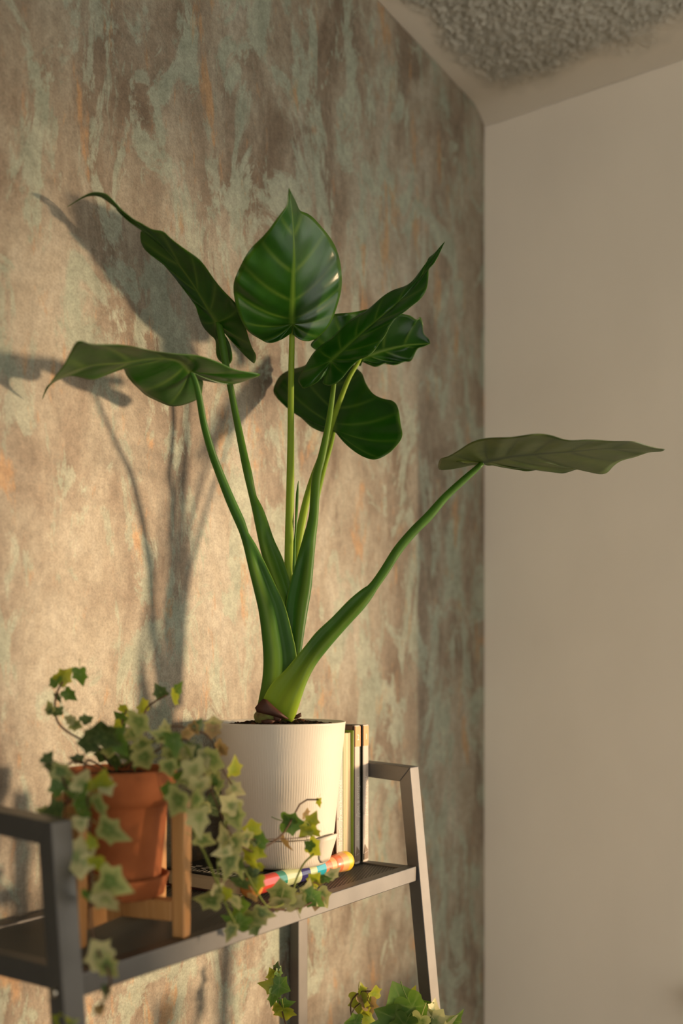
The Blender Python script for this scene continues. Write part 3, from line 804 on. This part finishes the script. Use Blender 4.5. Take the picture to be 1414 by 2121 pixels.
tube_part('knob', [(1.198, .0142), (1.204, .0148), (1.208, .0146), (1.212, .0128), (1.215, .0085), (1.2162, .003), (1.2163, .0003)], G_YEL)
# scribbled white lettering-like strokes wound on the red band
for k in range(7):
    xa = 1.030+k*.0042
    pts = []
    for t in np.linspace(-.15, 1.0, 9):
        a = -PI/2 - .9 + t*1.9
        pts.append((xa-1.095+.004*math.sin(t*5+k), (TR+.0002)*math.cos(a), .0148+(TR+.0002)*math.sin(a)))
    obj('white_stroke', rings_mesh('white_stroke', tube_rings(pts, .0006, 5)), G_WHITE, tub, True)

# ------------------------------------------------------------------ wooden plant stand, saucer and terracotta ivy
TX, TY = .788, .830
BARZ0, BARZ1 = SZ+.0175, SZ+.0400
TZ = BARZ1                           # saucer rests on the crossed bars
stand = thing('plant_stand', 'honey-coloured wooden plant stand with four square legs under the terracotta saucer', 'plant stand', (TX, TY, SZ))
e1 = np.array([.017, -.076]); e1 /= np.linalg.norm(e1); e2 = np.array([-e1[1], e1[0]])
def rot_box(name, c, ax, half_l, half_w, z0, z1, parent, m, bev=.0012, taper=0.0):
    ay = np.array([-ax[1], ax[0]]); bm = bmesh.new(); c8 = []
    for z, k in ((z0, 1-taper), (z1, 1)):
        for a, b in ((-1, -1), (1, -1), (1, 1), (-1, 1)):
            q = np.array(c) + ax*a*half_l*k + ay*b*half_w*k; c8.append((q[0], q[1], z))
    add_hex(bm, local(c8, parent), bev); return obj(name, bm, m, parent)
rot_box('cross_bar', (TX, TY), e1, .071, .0085, BARZ0, BARZ1-.0003, stand, M_WOOD)
for sg in (1, -1):
    rot_box('cross_bar', np.array([TX, TY])+sg*e2*.0395, e2, .0308, .0085, BARZ0, BARZ1, stand, M_WOOD)
for d in (e1, -e1, e2, -e2):
    rot_box('leg', np.array([TX, TY])+d*.0790, d, .0085, .0085, SZ, SZ+.150, stand, M_WOOD, .0015, .12)
sau = obj('saucer', lathe('saucer', [(.002, .0), (.046, 0), (.0490, .0015), (.0530, .018), (.0545, .0225), (.0530, .0235), (.0512, .0215), (.047, .0052), (.002, .0048)], 72), M_TERRA, None, True)
sau.location = (TX, TY, TZ); tag(sau, 'terracotta saucer under the ivy pot on the wooden stand', 'saucer')
ivy = thing('potted_ivy', 'trailing variegated ivy in a terracotta pot on the wooden stand', 'plant', (TX, TY, TZ+.0052))
TH = .136
def tr(z): return .0435+(.0575-.0435)*z/TH
prof = [(.002, 0), (.0425, 0), (.0437, .0012)] + [(tr(z), z) for z in np.linspace(.004, TH-.040, 6)] + [(tr(TH-.040)+.0004, TH-.0395), (tr(TH-.038)+.0045, TH-.0370), (.0605, TH-.030), (.0628, TH-.003), (.0620, TH), (.0585, TH), (.0572, TH-.004), (.055, TH-.02), (.01, TH-.022)]
obj('terracotta_pot', lathe('terracotta_pot', prof, 96), M_TERRA, ivy, True)
obj('soil', soil_mesh(.0565, TH-.010, .008, 14, 48), M_SOIL, ivy)

# ---- ivy leaves
HALF = [(0, .02), (-.10, .15), (-.09, .33), (.05, .44), (.19, .37), (.33, .40), (.47, .50), (.52, .34), (.62, .235), (.80, .13), (1.0, 0)]
def ivy_leaf_mesh(kind, variant):
    half = cr(np.c_[np.array(HALF, float), np.zeros(len(HALF))], 17)[:, :2]
    if variant == 3:      # broad mature leaf with rounded lobes
        half = cr(np.c_[np.array([(0, .02), (-.14, .16), (-.13, .36), (.04, .50), (.18, .45), (.30, .46), (.46, .52), (.58, .40), (.72, .27), (.88, .12), (1.0, 0)], float), np.zeros(11)], 17)[:, :2]
    out = np.vstack([half, np.c_[half[-2::-1, 0], -half[-2::-1, 1]]])
    if variant == 1: out[:, 1] *= .82
    if variant == 2: out[:, 1] *= 1.12; out[:, 0] = np.where(out[:, 0] > .5, .5+(out[:, 0]-.5)*.8, out[:, 0])
    c = np.array([.30, 0.0]); n = len(out)
    cup = (.30, -.22, .12, .16)[variant]; bend = (-.22, -.34, .16, -.2)[variant]
    def z(p): return cup*abs(p[1])**1.4 + bend*(p[0]-.2)**2 + .05*math.sin(p[0]*9+variant)*abs(p[1])
    vs = [(*c, z(c))]; ed = [0.0]; ve = [1.0]
    fr = (.35, .7, 1.0)
    for k in fr:
        for j, p in enumerate(out):
            q = c + (p-c)*k; vs.append((q[0], q[1], z(q))); ed.append(k)
            ve.append(1.0*(1-k*.6) if j in (0, 16) or abs(j-16) in (7, 11) else 0.0)
    fs = [(0, 1+j, 1+(j+1) % n) for j in range(n)]
    for r in range(2):
        fs += [(1+r*n+j, 1+(r+1)*n+j, 1+(r+1)*n+(j+1) % n, 1+r*n+(j+1) % n) for j in range(n)]
    # thin stalk
    o0 = len(vs)
    for (x, zz, rr) in ((.02, .0, .018), (-.25, -.05, .018), (-.5, -.16, .02)):
        for a in (0, 2.1, 4.2): vs.append((x, rr*math.cos(a), zz+rr*math.sin(a))); ed.append(.8); ve.append(.8)
    for r in range(2):
        for j in range(3):
            a, b = o0+r*3+j, o0+r*3+(j+1) % 3; fs.append((a, b, b+3, a+3))
    me = mesh('leaf', vs, fs); me.materials.append(M_IVY[kind])
    for nm, arr in (('edge', ed), ('vein', ve)):
        at = me.attributes.new(nm, 'FLOAT', 'POINT'); at.data.foreach_set('value', np.array(arr, 'f'))
    me.polygons.foreach_set('use_smooth', [True]*len(me.polygons))
    return me
IVY_MESH = {(k, v): ivy_leaf_mesh(k, v) for k in M_IVY for v in range(4)}
def ivy_leaf(parent, px, py, size, kind, ang, Z, tilt=None, variant=None):
    """leaf centred on (px,py), its length in pixels of the frame, tip pointing ang degrees clockwise from right"""
    a = math.radians(ang)
    t = np.array(RGT)*math.cos(a) - UPV*math.sin(a)
    nrm = -FWD
    ta, tb = (random.uniform(-.75, .75), random.uniform(-.8, .8)) if tilt is None else tilt
    s = size/FPX*Z
    x = t*math.cos(ta) + nrm*math.sin(ta)
    y = np.cross(nrm, t); z = np.cross(x, y)
    y2 = y*math.cos(tb) + z*math.sin(tb); z2 = np.cross(x, y2)
    C = P(px, py, Z) - x*s*.38
    R = Matrix((Vector(x), Vector(y2), Vector(z2))).transposed().to_4x4()
    o = bpy.data.objects.new('leaf', IVY_MESH[(kind, random.randrange(3) if variant is None else variant)])
    COL.objects.link(o); o.parent = parent
    o.matrix_local = Matrix.Translation(Vector(C)-parent.location) @ R @ Matrix.Scale(s, 4)
    return o
def ivy_stem(parent, pts, r, m=None, n=28):
    p = cr([P(x, y, Z) for x, y, Z in pts], n)
    obj('stem', rings_mesh('stem', [local(q, parent) for q in tube_rings(p, r, 7)]), m or M_STEM, parent, True)

L_IVY = [
 # upright sprig
 (113, 1410, 36, 'g', 205, 1.12), (133, 1400, 42, 'y', 320, 1.12), (167, 1400, 40, 'g', 85, 1.12), (144, 1439, 34, 'g', 45, 1.12), (119, 1446, 24, 'd', 70, 1.13),
 (103, 1465, 30, 'v', 240, 1.11), (116, 1475, 34, 'd', 170, 1.11), (143, 1490, 30, 'c', 200, 1.10), (158, 1503, 28, 'v', 20, 1.10), (180, 1490, 30, 'd', 330, 1.10),
 # crown
 (182, 1538, 54, 'd', 175, 1.05), (208, 1513, 62, 'd', 280, 1.04), (222, 1530, 58, 'd', 30, 1.03), (240, 1520, 50, 'g', 330, 1.06), (250, 1545, 46, 'g', 60, 1.05), (228, 1556, 50, 'v', 100, 1.06),
 (259, 1468, 32, 'y', 300, 1.14), (250, 1488, 36, 'g', 220, 1.14), (243, 1502, 28, 'y', 160, 1.13), (287, 1500, 60, 'v', 95, 1.06), (272, 1520, 46, 'v', 140, 1.07), (299, 1572, 60, 'v', 75, 1.03), (296, 1545, 46, 'v', 45, 1.06),
 (297, 1461, 36, 'y', 250, 1.15), (331, 1432, 34, 'd', 240, 1.15), (359, 1447, 44, 'y', 110, 1.13), (370, 1428, 34, 'g', 290, 1.15), (264, 1562, 42, 'd', 70, 1.10), (212, 1566, 40, 'd', 120, 1.12), (238, 1577, 44, 'd', 80, 1.11), (278, 1580, 36, 'd', 100, 1.12), (160, 1572, 30, 'd', 190, 1.08),
 # mass falling past the pot's side
 (342, 1506, 30, 'c', 260, 1.08), (333, 1523, 40, 'v', 200, 1.06), (361, 1538, 60, 'g', 70, 1.02), (352, 1560, 46, 'v', 230, 1.04), (386, 1520, 34, 'b', 140, 1.08), (402, 1508, 30, 'b', 60, 1.10), (412, 1500, 28, 'd', 300, 1.10),
 (441, 1496, 40, 'c', 280, 1.12), (440, 1515, 34, 'b', 95, 1.11), (455, 1548, 36, 'b', 60, 1.11), (464, 1556, 26, 'b', 50, 1.11), (403, 1558, 52, 'd', 85, 1.06), (386, 1562, 44, 'c', 110, 1.05), (350, 1590, 46, 'v', 85, 1.03), (364, 1580, 40, 'g', 30, 1.05), (372, 1605, 42, 'g', 200, 1.06),
 (446, 1576, 58, 'v', 20, 1.06), (424, 1568, 44, 'c', 70, 1.06), (430, 1590, 46, 'v', 120, 1.08), (402, 1600, 62, 'c', 80, 1.02), (386, 1612, 44, 'v', 160, 1.05), (444, 1610, 40, 'v', 40, 1.09), (452, 1628, 36, 'v', 100, 1.09), (444, 1620, 26, 'g', 60, 1.09),
 (348, 1637, 46, 'g', 190, 1.02), (367, 1662, 66, 'v', 110, 1.00), (412, 1632, 66, 'c', 100, 1.01), (402, 1658, 54, 'v', 130, 1.01), (412, 1700, 66, 'c', 90, 1.02), (424, 1742, 50, 'v', 25, 1.04), (484, 1590, 46, 'y', 285, 1.13, (.3, .9)), (488, 1636, 40, 'c', 25, 1.12), (437, 1670, 50, 'd', 60, 1.12), (420, 1670, 40, 'v', 190, 1.10),
 (474, 1665, 52, 'c', 215, 1.09), (487, 1693, 56, 'v', 70, 1.09), (466, 1733, 56, 'c', 240, 1.07), (485, 1750, 52, 'v', 60, 1.07), (475, 1790, 62, 'v', 100, 1.06), (495, 1785, 46, 'd', 40, 1.08), (463, 1765, 44, 'c', 170, 1.06),
 # strand hanging at the front
 (100, 1570, 36, 'd', 300, 1.03), (112, 1590, 46, 'd', 200, 1.02), (130, 1600, 52, 'v', 20, 1.01), (120, 1627, 44, 'g', 230, 1.01), (143, 1628, 40, 'v', 60, 1.01), (172, 1617, 62, 'c', 285, .985), (160, 1640, 50, 'g', 180, .98), (208, 1620, 60, 'y', 300, .98), (222, 1632, 40, 'c', 60, .985), (170, 1667, 46, 'g', 110, .985), (204, 1672, 62, 'v', 70, .975),
 (158, 1660, 34, 'd', 80, 1.0), (112, 1685, 62, 'd', 180, 1.0), (90, 1680, 30, 'v', 200, 1.02), (228, 1723, 78, 'v', 25, .965), (167, 1708, 40, 'c', 80, .97), (178, 1690, 36, 'g', 60, .97), (152, 1768, 76, 'c', 215, .955), (168, 1795, 56, 'c', 85, .955), (190, 1742, 36, 'y', 250, .96), (203, 1790, 46, 'y', 80, .955),
 (232, 1830, 84, 'v', 15, .945), (182, 1857, 34, 'g', 90, .95), (222, 1868, 66, 'c', 60, .94), (202, 1972, 66, 'c', 245, .93), (224, 2005, 60, 'v', 55, .93), (220, 2052, 30, 'd', 80, .93), (207, 2092, 28, 'b', 60, .93), (125, 2116, 44, 'y', 200, .93), (145, 2121, 36, 'v', 330, .93),
 # trailing over the shelf front
 (432, 1862, 62, 'v', 190, 1.07), (452, 1845, 40, 'c', 300, 1.08), (470, 1852, 30, 'y', 100, 1.08), (488, 1868, 46, 'c', 85, 1.09), (500, 1832, 50, 'd', 60, 1.10), (495, 1800, 40, 'v', 80, 1.09), (492, 1912, 62, 'g', 200, 1.10), (478, 1930, 40, 'v', 110, 1.09), (518, 1903, 60, 'v', 5, 1.12), (500, 1880, 50, 'g', 340, 1.12), (545, 1892, 46, 'v', 10, 1.13), (527, 1925, 34, 'd', 70, 1.12),
 (540, 1900, 40, 'c', 40, 1.13), (584, 1845, 62, 'v', 265, 1.18), (578, 1872, 46, 'c', 110, 1.18), (606, 1866, 44, 'c', 240, 1.19), (620, 1868, 40, 'v', 95, 1.20), (636, 1845, 46, 'c', 290, 1.21), (648, 1862, 56, 'g', 40, 1.21), (668, 1860, 46, 'v', 60, 1.22), (655, 1870, 34, 'b', 100, 1.22), (652, 1822, 38, 'y', 300, 1.22), (676, 1818, 30, 'g', 350, 1.22), (662, 1826, 24, 'b', 320, 1.22), (690, 1810, 34, 'c', 320, 1.22),
 # sprig before the cream pot
 (606, 1705, 56, 'g', 10, 1.20, (.2, .3)), (598, 1697, 34, 'g', 230, 1.20), (646, 1698, 36, 'y', 300, 1.20, (.3, .2)), (634, 1719, 38, 'y', 130, 1.20, (.2, -.2)), (650, 1722, 36, 'y', 55, 1.20), (633, 1684, 26, 'b', 280, 1.21, (.2, 1.0)), (661, 1662, 20, 'y', 90, 1.22, (.2, .8)), (590, 1747, 36, 'b', 55, 1.19, (.3, 1.0)),
 (652, 1757, 44, 'y', 40, 1.20), (640, 1750, 26, 'g', 220, 1.20),
 (521, 1713, 42, 'y', 265, 1.13), (505, 1735, 40, 'v', 215, 1.12), (537, 1738, 40, 'g', 290, 1.14), (530, 1752, 30, 'd', 30, 1.14), (517, 1768, 38, 'y', 130, 1.13), (536, 1768, 34, 'y', 30, 1.14), (524, 1790, 40, 'y', 80, 1.13), (535, 1797, 34, 'y', 60, 1.14), (522, 1815, 40, 'd', 100, 1.13), (532, 1830, 40, 'y', 95, 1.13), (525, 1860, 30, 'b', 85, 1.13),
]
for e in L_IVY:
    ivy_leaf(ivy, e[0], e[1], e[2], e[3], e[4], e[5], e[6] if len(e) > 6 else None)
ivy_stem(ivy, [(230, 1588, 1.12), (200, 1545, 1.11), (165, 1530, 1.11), (130, 1508, 1.11), (115, 1482, 1.12), (116, 1440, 1.12), (130, 1412, 1.12)], .0012)
ivy_stem(ivy, [(270, 1590, 1.11), (290, 1530, 1.12), (300, 1474, 1.14), (318, 1455, 1.14), (345, 1440, 1.14)], .0011)
ivy_stem(ivy, [(230, 1588, 1.12), (238, 1540, 1.12), (255, 1490, 1.14), (262, 1468, 1.14)], .001)
ivy_stem(ivy, [(215, 1590, 1.11), (180, 1575, 1.06), (175, 1620, 1.0), (185, 1680, .98), (183, 1740, .965), (190, 1800, .955), (187, 1870, .945), (190, 1930, .935), (205, 1975, .93), (226, 2012, .93), (228, 2040, .93), (208, 2085, .93)], .0014)
ivy_stem(ivy, [(200, 1590, 1.10), (150, 1578, 1.06), (130, 1610, 1.01), (145, 1650, 1.0), (120, 1680, 1.0)], .0012)
ivy_stem(ivy, [(250, 1590, 1.11), (330, 1530, 1.06), (380, 1540, 1.05), (405, 1600, 1.04), (400, 1660, 1.03), (400, 1720, 1.05), (425, 1770, 1.06), (450, 1830, 1.08), (470, 1880, 1.09), (490, 1920, 1.10)], .0014, M_STEMG)
ivy_stem(ivy, [(260, 1590, 1.11), (340, 1510, 1.09), (400, 1512, 1.10), (435, 1530, 1.11), (460, 1590, 1.11), (480, 1625, 1.12)], .001)
ivy_stem(ivy, [(270, 1592, 1.11), (380, 1530, 1.07), (425, 1610, 1.08), (455, 1680, 1.09), (485, 1740, 1.10), (525, 1765, 1.13), (545, 1757, 1.15), (585, 1728, 1.18), (605, 1695, 1.20), (622, 1664, 1.21), (637, 1656, 1.22), (660, 1656, 1.22)], .0011)
ivy_stem(ivy, [(470, 1700, 1.09), (452, 1760, 1.08), (453, 1830, 1.08), (458, 1850, 1.08)], .001, M_STEMG)
ivy_stem(ivy, [(500, 1738, 1.11), (560, 1738, 1.17), (600, 1737, 1.19), (640, 1733, 1.20)], .0006)
ivy_stem(ivy, [(500, 1790, 1.10), (530, 1845, 1.13), (560, 1880, 1.16), (600, 1862, 1.19), (612, 1825, 1.20), (628, 1790, 1.20), (650, 1768, 1.20)], .0012, M_STEMG)
ivy_stem(ivy, [(560, 1880, 1.16), (600, 1885, 1.19), (640, 1872, 1.21), (660, 1850, 1.22)], .0012)

# ------------------------------------------------------------------ ivy on the lower tier, in its own pot
LX, LY = 1.18, .855
ivl = thing('potted_ivy', 'green ivy rising from a pot on the lower tier', 'plant', (LX, LY, LOWZ))
prof = [(.002, 0), (.050, 0), (.0515, .002), (.066, .13), (.0695, .131), (.0705, .155), (.068, .156), (.066, .150), (.064, .14), (.01, .138)]
obj('terracotta_pot', lathe('terracotta_pot', prof, 64), M_TERRA, ivl, True)
obj('soil', soil_mesh(.063, .142, .008, 10, 40), M_SOIL, ivl)
L_LOW = [
 (572, 2004, 22, 'd', 280, 1.46), (565, 2018, 34, 'y', 250, 1.46), (577, 2012, 22, 'g', 300, 1.46), (561, 2042, 46, 'y', 195, 1.455, (.2, .3)), (582, 2044, 44, 'g', 20, 1.455, (.2, -.3)), (566, 2064, 40, 'g', 95, 1.455), (572, 2086, 30, 'y', 230, 1.455), (590, 2080, 36, 'g', 350, 1.455, (.3, .2)), (590, 2098, 46, 'y', 80, 1.455),
 (749, 2051, 28, 'y', 270, 1.45, (.2, .7)), (744, 2078, 48, 'y', 85, 1.45, (.2, .5)), (758, 2070, 40, 'b', 330, 1.45), (766, 2082, 40, 'b', 80, 1.45), (753, 2090, 44, 'y', 70, 1.45), (775, 2055, 36, 'y', 275, 1.45, (.2, .7)), (763, 2112, 40, 'y', 60, 1.44), (732, 2117, 40, 'g', 180, 1.44),
 (832, 2078, 78, 'g', 250, 1.40, (.1, .3), 3), (812, 2106, 66, 'g', 200, 1.39, (.2, -.2), 3), (856, 2092, 70, 'g', 60, 1.38, (.2, .4), 3), (870, 2082, 50, 'g', 345, 1.40), (850, 2066, 44, 'y', 290, 1.42), (886, 2110, 62, 'v', 250, 1.385, (.2, .2), 2), (903, 2112, 60, 'c', 300, 1.385, (.2, -.2), 2), (898, 2090, 40, 'c', 290, 1.39), (921, 2118, 50, 'c', 330, 1.385), (939, 2112, 52, 'g', 320, 1.39, (.3, .8)), (795, 2122, 50, 'g', 190, 1.39), (868, 2122, 60, 'v', 100, 1.37), (835, 2128, 60, 'g', 120, 1.37),
]
for e in L_LOW:
    ivy_leaf(ivl, e[0], e[1], e[2], e[3], e[4], e[5], e[6] if len(e) > 6 else None, e[7] if len(e) > 7 else None)
def low_stem(pts, r=.0011):
    base = np.array([LX+random.uniform(-.03, .03), LY+random.uniform(-.03, .03), LOWZ+.143])
    p = [P(*q) for q in pts] + [base*.5+P(*pts[-1])*.5+np.array([0, 0, .02]), base]
    p = cr(p, 30)
    obj('stem', rings_mesh('stem', [local(q, ivl) for q in tube_rings(p, r, 7)]), M_STEM, ivl, True)
low_stem([(570, 2004, 1.46), (572, 2040, 1.46), (578, 2070, 1.458), (588, 2110, 1.45), (600, 2150, 1.44)])
low_stem([(772, 2053, 1.45), (745, 2055, 1.45), (727, 2075, 1.45), (727, 2100, 1.445), (735, 2150, 1.44)])
low_stem([(745, 2078, 1.45), (732, 2090, 1.448), (730, 2110, 1.445), (735, 2150, 1.44)], .0008)
low_stem([(840, 2060, 1.41), (848, 2090, 1.40), (840, 2140, 1.40)])
low_stem([(905, 2090, 1.395), (890, 2115, 1.39), (870, 2150, 1.39)])
